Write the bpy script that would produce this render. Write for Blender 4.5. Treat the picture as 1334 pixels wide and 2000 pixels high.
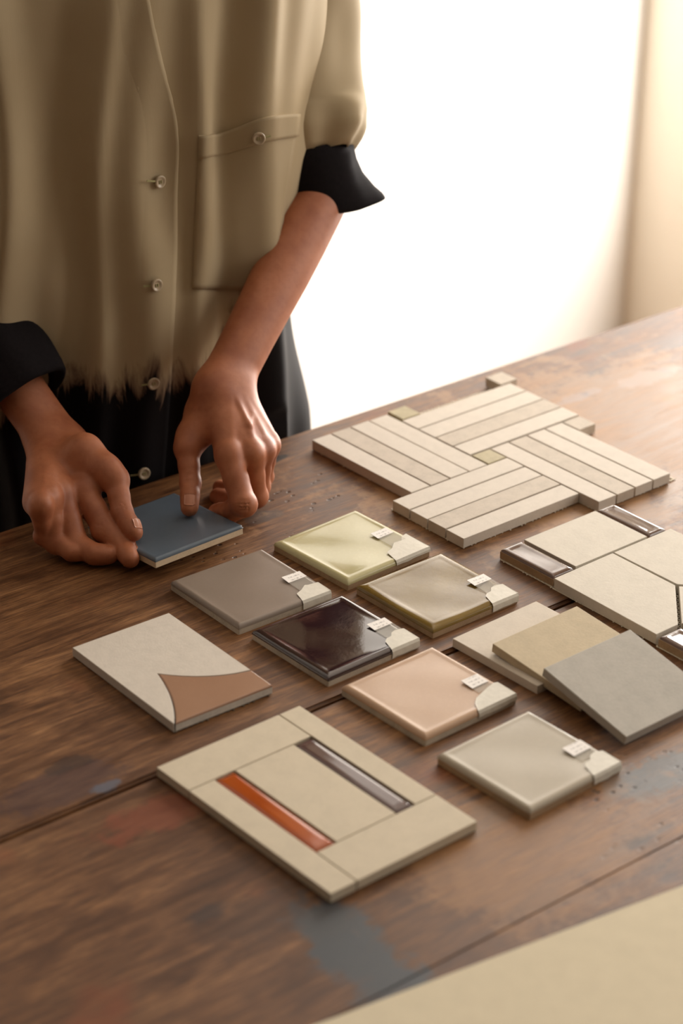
import bpy, bmesh, math, random
import numpy as np
from mathutils import Vector, Matrix
from mathutils.bvhtree import BVHTree

for o in list(bpy.data.objects):
    bpy.data.objects.remove(o, do_unlink=True)
random.seed(4)
rng = np.random.default_rng(4)
scene = bpy.context.scene
COL = scene.collection

# ------------------------------------------------------------------ camera
FPX, PITCH, ROLL, CAMZ = 4511.4, math.radians(27.085), math.radians(0.7718), 1.7314
_c, _s = math.cos(PITCH), math.sin(PITCH)
FW = np.array([0, _c, -_s])
_r0, _u0 = np.array([1., 0, 0]), np.array([0, _s, _c])
RT = math.cos(ROLL) * _r0 + math.sin(ROLL) * _u0
UP = -math.sin(ROLL) * _r0 + math.cos(ROLL) * _u0
CAMP = np.array([0, 0, CAMZ])
cam_d = bpy.data.cameras.new('camera')
cam = bpy.data.objects.new('camera', cam_d)
COL.objects.link(cam)
M = Matrix.Identity(4)
for i in range(3):
    M[i][0], M[i][1], M[i][2], M[i][3] = RT[i], UP[i], -FW[i], CAMP[i]
cam.matrix_world = M
cam_d.sensor_fit = 'VERTICAL'
cam_d.sensor_height = 36
cam_d.sensor_width = 24
cam_d.lens = FPX / 2000 * 36
cam_d.clip_start = 0.05
cam_d.dof.use_dof = True
cam_d.dof.focus_distance = 2.02
cam_d.dof.aperture_fstop = 4.2
scene.camera = cam

# ------------------------------------------------------------------ world, window light (windows added), exposure
TABLE_ANG = math.radians(39.6)          # table and room share this axis
UU = np.array([math.cos(TABLE_ANG), math.sin(TABLE_ANG), 0])
VV = np.array([-math.sin(TABLE_ANG), math.cos(TABLE_ANG), 0])
def uv(u, v, z=0.0):
    return UU * u + VV * v + np.array([0, 0, z])

CORNER_U, CORNER_V = 2.995, 2.791
w = bpy.data.worlds.new('world'); scene.world = w
w.use_nodes = True
w.node_tree.nodes['Background'].inputs[0].default_value = (1.0, 0.80, 0.60, 1)
w.node_tree.nodes['Background'].inputs[1].default_value = 0.045

# unseen windows, added and shaped to light wall and table; along V: from, to, sill, head, daylight power
ADDED_WINDOWS = [(CORNER_V - 1.10, CORNER_V - 0.14, 0.35, 2.15, 82), (CORNER_V - 3.3, CORNER_V - 1.7, 0.85, 2.55, 30)]
for wv0, wv1, wz0, wz1, pw in ADDED_WINDOWS:
    ld = bpy.data.lights.new('window_daylight', 'AREA')
    ld.shape = 'RECTANGLE'; ld.size = wv1 - wv0 - .1; ld.size_y = wz1 - wz0 - .1
    ld.energy = pw; ld.color = (1.0, 0.945, 0.875)
    lo = bpy.data.objects.new('window_daylight', ld); COL.objects.link(lo)
    lp = uv(CORNER_U + 0.02, (wv0 + wv1) / 2, (wz0 + wz1) / 2)
    lm = Matrix.Identity(4)
    yy = np.cross(UU, VV)                  # light shines along its local -Z = -U
    for i in range(3):
        lm[i][0], lm[i][1], lm[i][2], lm[i][3] = VV[i], yy[i], UU[i], lp[i]
    lo.matrix_world = lm

vs = scene.view_settings
vs.view_transform = 'Standard'; vs.look = 'None'; vs.gamma = 1; vs.use_curve_mapping = False
vs.exposure = 0.16

# ------------------------------------------------------------------ pixel helpers
def ray(px, py):
    return FW + (px - 667) / FPX * RT - (py - 1000) / FPX * UP
def at(px, py, z):
    D = ray(px, py); return CAMP + D * ((z - CAMZ) / D[2])
def aty(px, py, y):
    D = ray(px, py); return CAMP + D * (y / D[1])
def sol(par, px, L, far=True):
    """point on the pixel's ray at distance L from a known joint"""
    D = ray(*px); D = D / np.linalg.norm(D); q = CAMP - par
    b = q @ D; disc = max(b * b - (q @ q - L * L), 0)
    return CAMP + (-b + (1 if far else -1) * math.sqrt(disc)) * D

# ------------------------------------------------------------------ object helpers
def link(o, parent=None):
    COL.objects.link(o)
    if parent is not None: o.parent = parent
    return o
def mesh_obj(name, verts, faces, mat, parent=None, smooth=False):
    me = bpy.data.meshes.new(name)
    me.from_pydata([tuple(map(float, v)) for v in verts], [], faces)
    me.update()
    if mat: me.materials.append(mat)
    if smooth: me.polygons.foreach_set('use_smooth', [True] * len(me.polygons))
    return link(bpy.data.objects.new(name, me), parent)
def bm_obj(name, bm, mat, parent=None, smooth=False):
    me = bpy.data.meshes.new(name); bmesh.ops.recalc_face_normals(bm, faces=bm.faces)
    bm.to_mesh(me); bm.free()
    if mat: me.materials.append(mat)
    if smooth: me.polygons.foreach_set('use_smooth', [True] * len(me.polygons))
    return link(bpy.data.objects.new(name, me), parent)
def empty(name, loc=(0, 0, 0), rz=0.0):
    o = bpy.data.objects.new(name, None); COL.objects.link(o)
    o.empty_display_size = 0.02
    o.location = loc; o.rotation_euler = (0, 0, rz)
    return o
def tag(o, label=None, cat=None, group=None, kind=None):
    if label: o['label'] = label
    if cat: o['category'] = cat
    if group: o['group'] = group
    if kind: o['kind'] = kind
    return o
def add_box(bm, lo, hi):
    vs_ = [bm.verts.new((x, y, z)) for z in (lo[2], hi[2]) for y in (lo[1], hi[1]) for x in (lo[0], hi[0])]
    for f in ((0, 2, 3, 1), (4, 5, 7, 6), (0, 1, 5, 4), (2, 6, 7, 3), (0, 4, 6, 2), (1, 3, 7, 5)):
        bm.faces.new([vs_[i] for i in f])
def prism(name, poly, z0, z1, mat, parent, bev=0.0006, seg=2, smooth=False, jitter=0.0):
    """solid from a ground outline, upper edge bevelled"""
    bm = bmesh.new()
    lo_ = [bm.verts.new((x, y, z0)) for x, y in poly]
    hi_ = [bm.verts.new((x, y, z1 + (random.uniform(-jitter, jitter) if jitter else 0))) for x, y in poly]
    bm.faces.new(lo_[::-1]); bm.faces.new(hi_)
    n = len(poly)
    for i in range(n):
        bm.faces.new((lo_[i], lo_[(i + 1) % n], hi_[(i + 1) % n], hi_[i]))
    bmesh.ops.recalc_face_normals(bm, faces=bm.faces)
    if bev:
        es = [e for e in bm.edges if all(v in hi_ for v in e.verts)]
        es += [e for e in bm.edges if (e.verts[0] in lo_) != (e.verts[1] in lo_)] if n <= 6 else []
        bmesh.ops.bevel(bm, geom=es, offset=bev, segments=seg, affect='EDGES', profile=0.5)
    return bm_obj(name, bm, mat, parent, smooth)
def rect(s0, s1, t0, t1): return [(s0, t0), (s1, t0), (s1, t1), (s0, t1)]
def grid_faces(nu, nv, wrap=False):
    f = []
    for i in range(nv - 1):
        for j in range(nu if wrap else nu - 1):
            a, b = i * nu + j, i * nu + (j + 1) % nu
            f.append((a, b, b + nu, a + nu))
    return f
def sst(x, a, b):
    t = np.clip((np.asarray(x, float) - a) / (b - a), 0, 1); return t * t * (3 - 2 * t)

# ------------------------------------------------------------------ material helpers
class NT:
    def __init__(self, name):
        self.m = bpy.data.materials.new(name); self.m.use_nodes = True
        self.t = self.m.node_tree; self.b = self.t.nodes['Principled BSDF']
        self.out = self.t.nodes['Material Output']
    def n(self, typ, **kw):
        nd = self.t.nodes.new(typ)
        for k, v in kw.items():
            if hasattr(nd, k) and k not in nd.inputs: setattr(nd, k, v)
            else: self.set(nd.inputs[k], v)
        return nd
    def set(self, sock, v):
        if hasattr(v, 'links') or isinstance(v, bpy.types.NodeSocket): self.t.links.new(v, sock)
        else: sock.default_value = v
    def bset(self, **kw):
        for k, v in kw.items(): self.set(self.b.inputs[k.replace('_', ' ')], v)
    def coord(self, scale=(1, 1, 1), kind='Object'):
        tc = self.n('ShaderNodeTexCoord'); mp = self.n('ShaderNodeMapping')
        self.set(mp.inputs['Vector'], tc.outputs[kind]); mp.inputs['Scale'].default_value = scale
        return mp.outputs[0]
    def noise(self, vec, scale=5, detail=4, rough=0.55, dist=0.0):
        nd = self.n('ShaderNodeTexNoise'); self.set(nd.inputs['Vector'], vec)
        nd.inputs['Scale'].default_value = scale; nd.inputs['Detail'].default_value = detail
        nd.inputs['Roughness'].default_value = rough; nd.inputs['Distortion'].default_value = dist
        return nd.outputs['Fac']
    def math(self, op, a, b=0.0, c=0.0, clamp=False):
        nd = self.n('ShaderNodeMath', operation=op, use_clamp=clamp)
        for i, v in enumerate((a, b, c)): self.set(nd.inputs[i], v)
        return nd.outputs[0]
    def ramp(self, fac, stops):
        nd = self.n('ShaderNodeValToRGB'); self.set(nd.inputs[0], fac)
        cr = nd.color_ramp
        while len(cr.elements) < len(stops): cr.elements.new(0.5)
        for e, (p, c) in zip(cr.elements, stops):
            e.position = p; e.color = (*c, 1) if len(c) == 3 else c
        return nd.outputs[0]
    def mix(self, fac, a, b, mode='MIX'):
        nd = self.n('ShaderNodeMix', data_type='RGBA', blend_type=mode)
        self.set(nd.inputs[0], fac)
        self.set(nd.inputs[6], (*a, 1) if isinstance(a, tuple) and len(a) == 3 else a)
        self.set(nd.inputs[7], (*b, 1) if isinstance(b, tuple) and len(b) == 3 else b)
        return nd.outputs[2]
    def mrange(self, v, a, b, c=0.0, d=1.0):
        nd = self.n('ShaderNodeMapRange', interpolation_type='SMOOTHSTEP')
        for i, x in enumerate((v, a, b, c, d)): self.set(nd.inputs[i], x)
        return nd.outputs[0]
    def bump(self, h, strength=0.2, dist=0.001):
        nd = self.n('ShaderNodeBump'); self.set(nd.inputs['Height'], h)
        nd.inputs['Strength'].default_value = strength; nd.inputs['Distance'].default_value = dist
        self.set(self.b.inputs['Normal'], nd.outputs[0]); return nd.outputs[0]
def srgb(r, g, b):
    return tuple(((x / 255) / 12.92 if x / 255 <= .04045 else ((x / 255 + .055) / 1.055) ** 2.4) for x in (r, g, b))

def stone_mat(name, col, var=0.10, rough=0.75, speck=0.0, scale=1.0):
    t = NT(name); v = t.coord()
    n1 = t.noise(v, 60 * scale, 5, 0.6); n2 = t.noise(v, 420 * scale, 3, 0.6)
    dk = tuple(c * (1 - var * 1.6) for c in col); lt = tuple(min(1, c * (1 + var)) for c in col)
    f = t.math('ADD', t.math('MULTIPLY', n1, 0.65), t.math('MULTIPLY', n2, 0.35))
    c = t.ramp(f, [(0.32, dk), (0.52, col), (0.72, lt)])
    if speck:
        n3 = t.noise(v, 900 * scale, 2, 0.5)
        c = t.mix(t.mrange(n3, 0.60, 0.68, 0, speck), c, tuple(x * 0.55 for x in col))
    t.bset(Base_Color=c, Roughness=rough, Specular_IOR_Level=0.35)
    t.bump(f, 0.35, 0.0008)
    return t.m
def glaze_mat(name, col, col2=None, rough=0.08, coat=0.0, bump=0.05, var=0.5, ior=1.5):
    t = NT(name); v = t.coord()
    n1 = t.noise(v, 22, 3, 0.5); n2 = t.noise(v, 380, 3, 0.6)
    c = t.mix(t.math('MULTIPLY', t.mrange(n1, 0.3, 0.7), var), col, col2 or tuple(x * 0.88 for x in col))
    c = t.mix(t.mrange(n2, 0.45, 0.75, 0, 0.15), c, tuple(min(1, x * 1.25) for x in col))
    t.bset(Base_Color=c, Roughness=rough, Specular_IOR_Level=0.55, Coat_Weight=coat, Coat_Roughness=0.04, IOR=ior)
    h = t.math('ADD', t.math('MULTIPLY', n1, 0.8), t.math('MULTIPLY', n2, 0.12))
    t.bump(h, bump, 0.004)
    return t.m
def plain_mat(name, col, rough=0.6, spec=0.4, nscale=120, var=0.12, bump=0.1, bd=0.0005):
    t = NT(name); v = t.coord(); n = t.noise(v, nscale, 4, 0.6)
    c = t.ramp(n, [(0.3, tuple(x * (1 - var) for x in col)), (0.7, tuple(min(1, x * (1 + var)) for x in col))])
    t.bset(Base_Color=c, Roughness=rough, Specular_IOR_Level=spec); t.bump(n, bump, bd)
    return t.m

# ------------------------------------------------------------------ structure: room
def wall_mat(name, col):
    t = NT(name); v = t.coord()
    n = t.noise(v, 3.0, 4, 0.55); n2 = t.noise(v, 90, 3, 0.5)
    c = t.ramp(n, [(0.3, tuple(x * 0.97 for x in col)), (0.7, col)])
    t.bset(Base_Color=c, Roughness=0.9, Specular_IOR_Level=0.2); t.bump(n2, 0.1, 0.002)
    return t.m
m_wall = wall_mat('wall_plaster', (0.90, 0.88, 0.85))
m_wall_r = wall_mat('wall_plaster_cream', (0.90, 0.83, 0.71))
m_wall_l = wall_mat('wall_paint_umber', (0.20, 0.14, 0.10))
m_ceil = wall_mat('ceiling_paint', (0.70, 0.66, 0.60))
t = NT('floor_boards'); v = t.coord((1, 8, 1)); n = t.noise(v, 3, 5, 0.6)
t.bset(Base_Color=t.ramp(n, [(0.3, (0.16, 0.09, 0.05)), (0.7, (0.30, 0.19, 0.11))]), Roughness=0.55)
m_floor = t.m
ROOM_U0, ROOM_V0, ROOM_H = -2.2, -2.2, 2.9
def room_obj(name, boxes, mat):
    bm = bmesh.new()
    for lo_, hi_ in boxes: add_box(bm, lo_, hi_)
    o = bm_obj(name, bm, mat); o.rotation_euler = (0, 0, TABLE_ANG); tag(o, kind='structure'); return o
TH = 0.14
room_obj('floor', [((ROOM_U0 - TH, ROOM_V0, -0.1), (CORNER_U + TH, CORNER_V + TH, 0))], m_floor)
room_obj('ceiling', [((ROOM_U0 - TH, ROOM_V0, ROOM_H), (CORNER_U + TH, CORNER_V + TH, ROOM_H + 0.1))], m_ceil)
room_obj('wall_back', [((ROOM_U0 - TH, CORNER_V, 0), (CORNER_U + TH, CORNER_V + TH, ROOM_H))], m_wall)
room_obj('wall_left', [((ROOM_U0 - TH, ROOM_V0, 0), (ROOM_U0, CORNER_V, ROOM_H))], m_wall_l)
(A0, A1, AZ0, AZ1, _), (B0, B1, BZ0, BZ1, _) = ADDED_WINDOWS
wr = lambda v0, v1, z0, z1: ((CORNER_U, v0, z0), (CORNER_U + TH, v1, z1))
room_obj('wall_right', [wr(ROOM_V0, B0, 0, ROOM_H), wr(B0, B1, 0, BZ0), wr(B0, B1, BZ1, ROOM_H), wr(B1, A0, 0, ROOM_H),
                        wr(A0, A1, 0, AZ0), wr(A0, A1, AZ1, ROOM_H), wr(A1, CORNER_V, 0, ROOM_H)], m_wall_r)
m_frame = plain_mat('window_paint', (0.75, 0.73, 0.69), 0.5)
t = NT('window_glass')
tr = t.n('ShaderNodeBsdfTransparent'); gl = t.n('ShaderNodeBsdfGlossy'); gl.inputs['Roughness'].default_value = 0.02
fr = t.n('ShaderNodeFresnel'); mx = t.n('ShaderNodeMixShader')
t.set(mx.inputs[0], fr.outputs[0]); t.set(mx.inputs[1], tr.outputs[0]); t.set(mx.inputs[2], gl.outputs[0])
t.set(t.out.inputs['Surface'], mx.outputs[0]); m_glass = t.m
fu0, fu1 = CORNER_U + 0.04, CORNER_U + 0.10
for wi, (WIN_V0, WIN_V1, WIN_Z0, WIN_Z1, _p) in enumerate(ADDED_WINDOWS):
    win = empty('window_%d' % (wi + 1), (0, 0, 0), TABLE_ANG); tag(win, kind='structure')  # unseen window, added for its daylight
    bm = bmesh.new()
    add_box(bm, (fu0, WIN_V0, WIN_Z0), (fu1, WIN_V0 + .05, WIN_Z1)); add_box(bm, (fu0, WIN_V1 - .05, WIN_Z0), (fu1, WIN_V1, WIN_Z1))
    add_box(bm, (fu0, WIN_V0 + .05, WIN_Z0), (fu1, WIN_V1 - .05, WIN_Z0 + .05)); add_box(bm, (fu0, WIN_V0 + .05, WIN_Z1 - .05), (fu1, WIN_V1 - .05, WIN_Z1))
    bm_obj('window_frame', bm, m_frame, win)
    vm = (WIN_V0 + WIN_V1) / 2
    bm = bmesh.new(); add_box(bm, (fu0, vm - .025, WIN_Z0 + .05), (fu1, vm + .025, WIN_Z1 - .05)); bm_obj('mullion', bm, m_frame, win)
    for a, b in ((WIN_V0 + .05, vm - .025), (vm + .025, WIN_V1 - .05)):
        bm = bmesh.new(); add_box(bm, (fu0 + .027, a, WIN_Z0 + .05), (fu0 + .033, b, WIN_Z1 - .05)); bm_obj('pane', bm, m_glass, win)

# ------------------------------------------------------------------ table
TZ = 0.75
EDGE_V, SEAM_V, SEAM2_V, FRONT_V = 1.6406, 1.2245, 0.919, 0.60
TAB_U0, TAB_U1 = 0.15, 2.45
def tuv(px, py, z=TZ):
    p = at(px, py, z); return float(p @ UU), float(p @ VV)
def wood_mat():
    t = NT('old_table_wood')
    vg = t.coord((1.0, 9.0, 9.0)); v = t.coord(); vf = t.coord((3, 60, 20))
    big = t.noise(v, 2.6, 4, 0.6, 0.4); grain = t.noise(vg, 9, 6, 0.62, 1.2); fine = t.noise(vf, 12, 4, 0.6)
    mid = t.noise(v, 14, 5, 0.62, 0.3)
    f = t.math('ADD', t.math('MULTIPLY', grain, 0.62), t.math('MULTIPLY', mid, 0.38))
    c = t.ramp(f, [(0.30, srgb(50, 29, 14)), (0.44, srgb(98, 63, 35)), (0.56, srgb(138, 95, 57)), (0.70, srgb(172, 125, 80))])
    c = t.mix(t.mrange(big, 0.42, 0.68, 0, 0.45), c, srgb(84, 48, 20))
    c = t.mix(t.mrange(fine, 0.38, 0.60, 0.55, 0.0), c, srgb(56, 32, 16))
    red = t.noise(v, 7.5, 3, 0.6)
    c = t.mix(t.mrange(red, 0.60, 0.74, 0, 0.50), c, srgb(130, 62, 28))
    # worn paler patches
    pale = t.noise(v, 5.3, 4, 0.65, 0.6)
    c = t.mix(t.mrange(pale, 0.56, 0.78, 0, 0.45), c, srgb(180, 132, 84))
    # blue-grey paint and dark stains that are really there, then one painted sheen
    stains = [((1272, 1520), .050, .022, srgb(96, 98, 100), .85), ((700, 1850), .026, .085, srgb(66, 70, 74), .9), ((640, 1800), .030, .035, srgb(70, 72, 76), .75),
              ((745, 1905), .03, .05, srgb(66, 70, 76), .75), ((955, 1590), .045, .016, srgb(82, 78, 76), .6),
              ((538, 897), .016, .006, srgb(38, 28, 24), .95), ((100, 1545), .07, .02, srgb(64, 44, 46), .6),
              ((300, 1595), .05, .022, srgb(128, 62, 36), .6), ((1130, 775), .03, .010, srgb(120, 118, 128), .6), ((1270, 735), .05, .014, srgb(140, 136, 142), .5),
              ((1175, 1005), .014, .008, srgb(110, 112, 118), .6), ((410, 1780), .022, .012, srgb(56, 40, 34), .8), ((500, 1790), .05, .03, srgb(70, 46, 32), .5),
              ((135, 1490), .02, .010, srgb(52, 36, 30), .7), ((210, 1535), .012, .006, srgb(92, 100, 116), .7), ((515, 1010), .02, .010, srgb(70, 62, 58), .6)]
    stains += [((1230, 850), .34, .16, srgb(190, 148, 104), .35), ((1020, 1640), .12, .10, srgb(168, 124, 80), .35)]  # first entry paints the bright wall's sheen into the wood colour
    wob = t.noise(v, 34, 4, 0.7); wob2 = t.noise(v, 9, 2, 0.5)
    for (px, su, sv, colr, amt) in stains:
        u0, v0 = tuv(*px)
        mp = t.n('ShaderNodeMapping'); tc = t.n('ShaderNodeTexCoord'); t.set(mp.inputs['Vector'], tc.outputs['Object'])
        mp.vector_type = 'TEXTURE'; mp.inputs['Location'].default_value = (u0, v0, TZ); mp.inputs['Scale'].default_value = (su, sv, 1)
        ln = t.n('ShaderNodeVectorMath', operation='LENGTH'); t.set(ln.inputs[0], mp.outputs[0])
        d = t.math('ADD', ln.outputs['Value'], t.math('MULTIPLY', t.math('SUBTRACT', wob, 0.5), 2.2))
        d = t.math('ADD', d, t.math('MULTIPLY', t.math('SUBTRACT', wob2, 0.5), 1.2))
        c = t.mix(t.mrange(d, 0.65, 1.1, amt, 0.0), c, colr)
    # worm holes and dents
    vo = t.n('ShaderNodeTexVoronoi'); t.set(vo.inputs['Vector'], t.coord((1, 1.6, 1))); vo.inputs['Scale'].default_value = 95
    dens = None
    for px in ((570, 985), (700, 930), (1230, 1560), (470, 1080)):
        u0, v0 = tuv(*px)
        dv = t.n('ShaderNodeVectorMath', operation='DISTANCE'); t.set(dv.inputs[0], v); dv.inputs[1].default_value = (u0, v0, TZ)
        q = t.mrange(dv.outputs['Value'], .03, .10, 1, 0); dens = q if dens is None else t.math('MAXIMUM', dens, q)
    dens = t.math('MULTIPLY', dens, t.mrange(t.noise(v, 30, 2, 0.5), 0.48, 0.60))
    hole = t.math('MULTIPLY', t.mrange(vo.outputs['Distance'], 0.16, 0.28, 1.0, 0.0), dens)
    c = t.mix(t.math('MULTIPLY', hole, 0.85), c, srgb(38, 28, 22))
    rgh = t.mrange(f, 0.3, 0.7, 0.40, 0.56)
    t.bset(Base_Color=c, Roughness=rgh, Specular_IOR_Level=0.4)
    h = t.math('SUBTRACT', t.math('ADD', t.math('MULTIPLY', f, 0.7), t.math('MULTIPLY', fine, 0.35)), t.math('MULTIPLY', hole, 1.2))
    t.bump(h, 0.45, 0.0016)
    return t.m
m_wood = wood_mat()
table = empty('wooden_table', (0, 0, 0), TABLE_ANG)
tag(table, 'old worn brown plank table with stains and a dark gap between planks', 'table')
def plank(v0, v1, u0=TAB_U0, u1=TAB_U1, z0=0.705, z1=TZ, name='plank', bev=0.003):
    bm = bmesh.new(); add_box(bm, (u0, v0, z0), (u1, v1, z1))
    bmesh.ops.bevel(bm, geom=[e for e in bm.edges if abs(e.verts[0].co.x - e.verts[1].co.x) > .5], offset=bev, segments=3, affect='EDGES')
    return bm_obj(name, bm, m_wood, table, False)
G = 0.0024
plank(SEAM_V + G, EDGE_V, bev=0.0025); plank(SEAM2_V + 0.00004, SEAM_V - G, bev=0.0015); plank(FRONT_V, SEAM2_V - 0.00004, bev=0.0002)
for vv_ in (FRONT_V + .10, EDGE_V - .12):
    bm = bmesh.new(); add_box(bm, (TAB_U0 + .1, vv_ - .012, .60), (TAB_U1 - .1, vv_ + .012, .705)); bm_obj('apron', bm, m_wood, table)
    for uu_ in (TAB_U0 + .1, TAB_U1 - .1):
        bm = bmesh.new(); add_box(bm, (uu_ - .035, vv_ - .035, 0), (uu_ + .035, vv_ + .035, .705))
        for vx in bm.verts:
            if vx.co.z < .1: vx.co.x = uu_ + (vx.co.x - uu_) * .7; vx.co.y = vv_ + (vx.co.y - vv_) * .7
        bm_obj('leg', bm, m_wood, table)

# paper board in the foreground
m_card = plain_mat('cream_card', srgb(214, 202, 176), 0.8, 0.2, 60, 0.03, 0.05)
pa, pb = at(620, 2000, TZ + .0015), at(1334, 1730, TZ + .0015)
pd = (pb - pa) / np.linalg.norm(pb - pa); pn = np.array([pd[1], -pd[0], 0])
pc = pa - pd * 0.09
card = empty('card_sheet', (pc[0], pc[1], TZ + .0002), math.atan2(pd[1], pd[0]))
tag(card, 'large flat cream card sheet lying on the table planks', 'card')
prism('sheet', rect(0, 0.56, -0.36, 0), 0, .0016, m_card, card, bev=0.0003)

# ------------------------------------------------------------------ tile materials
m_bisque = stone_mat('bisque_clay', srgb(182, 170, 152), 0.16, 0.85, 0.2)
m_bisque_br = stone_mat('bisque_brown', srgb(162, 136, 106), 0.16, 0.85, 0.2)
m_stone_w = stone_mat('stone_white', srgb(204, 194, 181), 0.05, 0.7, 0.12, 1.5)
m_stone_c = stone_mat('stone_cream', srgb(204, 191, 168), 0.05, 0.72, 0.08, 1.2)
m_stone_i = stone_mat('stone_ivory', srgb(206, 198, 184), 0.05, 0.75, 0.05, 1.0)
m_stone_g = stone_mat('stone_veined', srgb(190, 178, 163), 0.10, 0.7, 0.15, 1.2)
m_stone_gr = stone_mat('stone_greenish', srgb(176, 164, 132), 0.14, 0.65, 0.1, 1.2)
m_stone_warm = stone_mat('stone_warm_white', srgb(204, 193, 178), 0.05, 0.78, 0.0, 1.0)
m_stone_sand = stone_mat('stone_sand', srgb(188, 172, 144), 0.07, 0.78, 0.0, 1.0)
m_stone_grey = stone_mat('stone_light_grey', srgb(176, 170, 160), 0.07, 0.75, 0.0, 1.0)
m_mesh = plain_mat('mesh_thread', srgb(222, 214, 196), 0.8, 0.2, 300, 0.15)
m_tape = plain_mat('masking_tape', srgb(212, 206, 192), 0.55, 0.35, 200, 0.05, 0.3, 0.0006)
t = NT('clear_film'); tr = t.n('ShaderNodeBsdfTransparent'); tr.inputs[0].default_value = (.93, .92, .90, 1)
mx = t.n('ShaderNodeMixShader'); mx.inputs[0].default_value = 0.82
t.bset(Base_Color=(.75, .72, .66, 1), Roughness=0.25)
t.set(mx.inputs[1], t.b.outputs[0]); t.set(mx.inputs[2], tr.outputs[0]); t.set(t.out.inputs['Surface'], mx.outputs[0]); m_film = t.m
# printed paper label: two rows of faint, unreadable print
t = NT('paper_label'); v = t.coord()
sx = t.n('ShaderNodeSeparateXYZ'); t.set(sx.inputs[0], v)
rows = t.math('SINE', t.math('MULTIPLY', sx.outputs[1], 2 * math.pi / 0.0042))
cell = t.noise(t.coord((1, .12, 1)), 1500, 2, 0.5)
ink = t.math('MULTIPLY', t.mrange(rows, 0.1, 0.45), t.mrange(cell, 0.46, 0.56))
inx = t.math('MULTIPLY', t.mrange(sx.outputs[0], -.0062, -.0055), t.mrange(sx.outputs[0], .0055, .0068, 1, 0))
t.bset(Base_Color=t.mix(t.math('MULTIPLY', t.math('MULTIPLY', ink, inx), 0.6), srgb(234, 228, 222), srgb(120, 112, 108)), Roughness=0.6)
m_label = t.m

# ------------------------------------------------------------------ glazed square tiles
def glaze_cap(name, w_, h_, z0, z1, mat, parent, rim=0.004, ridge=0.0004, wave=0.00018, n=30, dish=0.0):
    """pillowed glaze: grid with rounded border, joined to skirt"""
    def axis(half):
        e = [0, .0008, .0018, .003, .0045, .0065]
        inner = np.linspace(-half + .009, half - .009, n)
        return np.concatenate([-half + np.array(e), inner, half - np.array(e[::-1])])
    xs, ys = axis(w_ / 2), axis(h_ / 2)
    ph = rng.uniform(0, 6, 4)
    V = []
    for y in ys:
        for x in xs:
            d = min(w_ / 2 - abs(x), h_ / 2 - abs(y))
            q = min(d / rim, 1.0)
            z = z0 + (z1 - z0) * math.sqrt(max(0, 1 - (1 - q) ** 2))
            z += ridge * math.exp(-((d - rim * 1.15) / .0016) ** 2)
            z += wave * (math.sin(x * 90 + ph[0]) * math.cos(y * 75 + ph[1]) + .6 * math.sin(x * 40 + y * 55 + ph[2])) * min(1, d / .012)
            z -= dish * min(1, d / .03)
            V.append((x, y, z))
    nx, ny = len(xs), len(ys)
    F = grid_faces(nx, ny)
    ring = [j for j in range(nx)] + [i * nx + nx - 1 for i in range(1, ny)] + [(ny - 1) * nx + j for j in range(nx - 2, -1, -1)] + [i * nx for i in range(ny - 2, 0, -1)]
    b0 = len(V); V += [(V[i][0], V[i][1], z0 - .0008) for i in ring]
    k = len(ring)
    F += [(ring[i], b0 + i, b0 + (i + 1) % k, ring[(i + 1) % k]) for i in range(k)]
    return mesh_obj(name, V, F, mat, parent, True)
def ragged_sheet(name, poly, z, mat, parent, thick=0.00035, lift=None):
    V = [(x, y, z + (lift(x, y) if lift else 0)) for x, y in poly]
    n = len(V); V2 = [(x, y, q + thick) for x, y, q in V]
    F = [tuple(range(n))[::-1], tuple(range(n, 2 * n))] + [(i, (i + 1) % n, n + (i + 1) % n, n + i) for i in range(n)]
    return mesh_obj(name, V + V2, F, mat, parent)
def tile_root(name, c, ang, label, group=None, z=TZ, cat='tile'):
    r = empty(name, (c[0], c[1], z), ang); tag(r, label, cat, group); return r
def fit_rect(pts, z):
    wpt = [at(*p, z)[:2] for p in pts]; c = np.mean(wpt, 0)
    u = wpt[1] - wpt[0] + wpt[2] - wpt[3]; return c, math.atan2(u[1], u[0])
GT = 'glazed sample tiles with taped paper labels'
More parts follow.
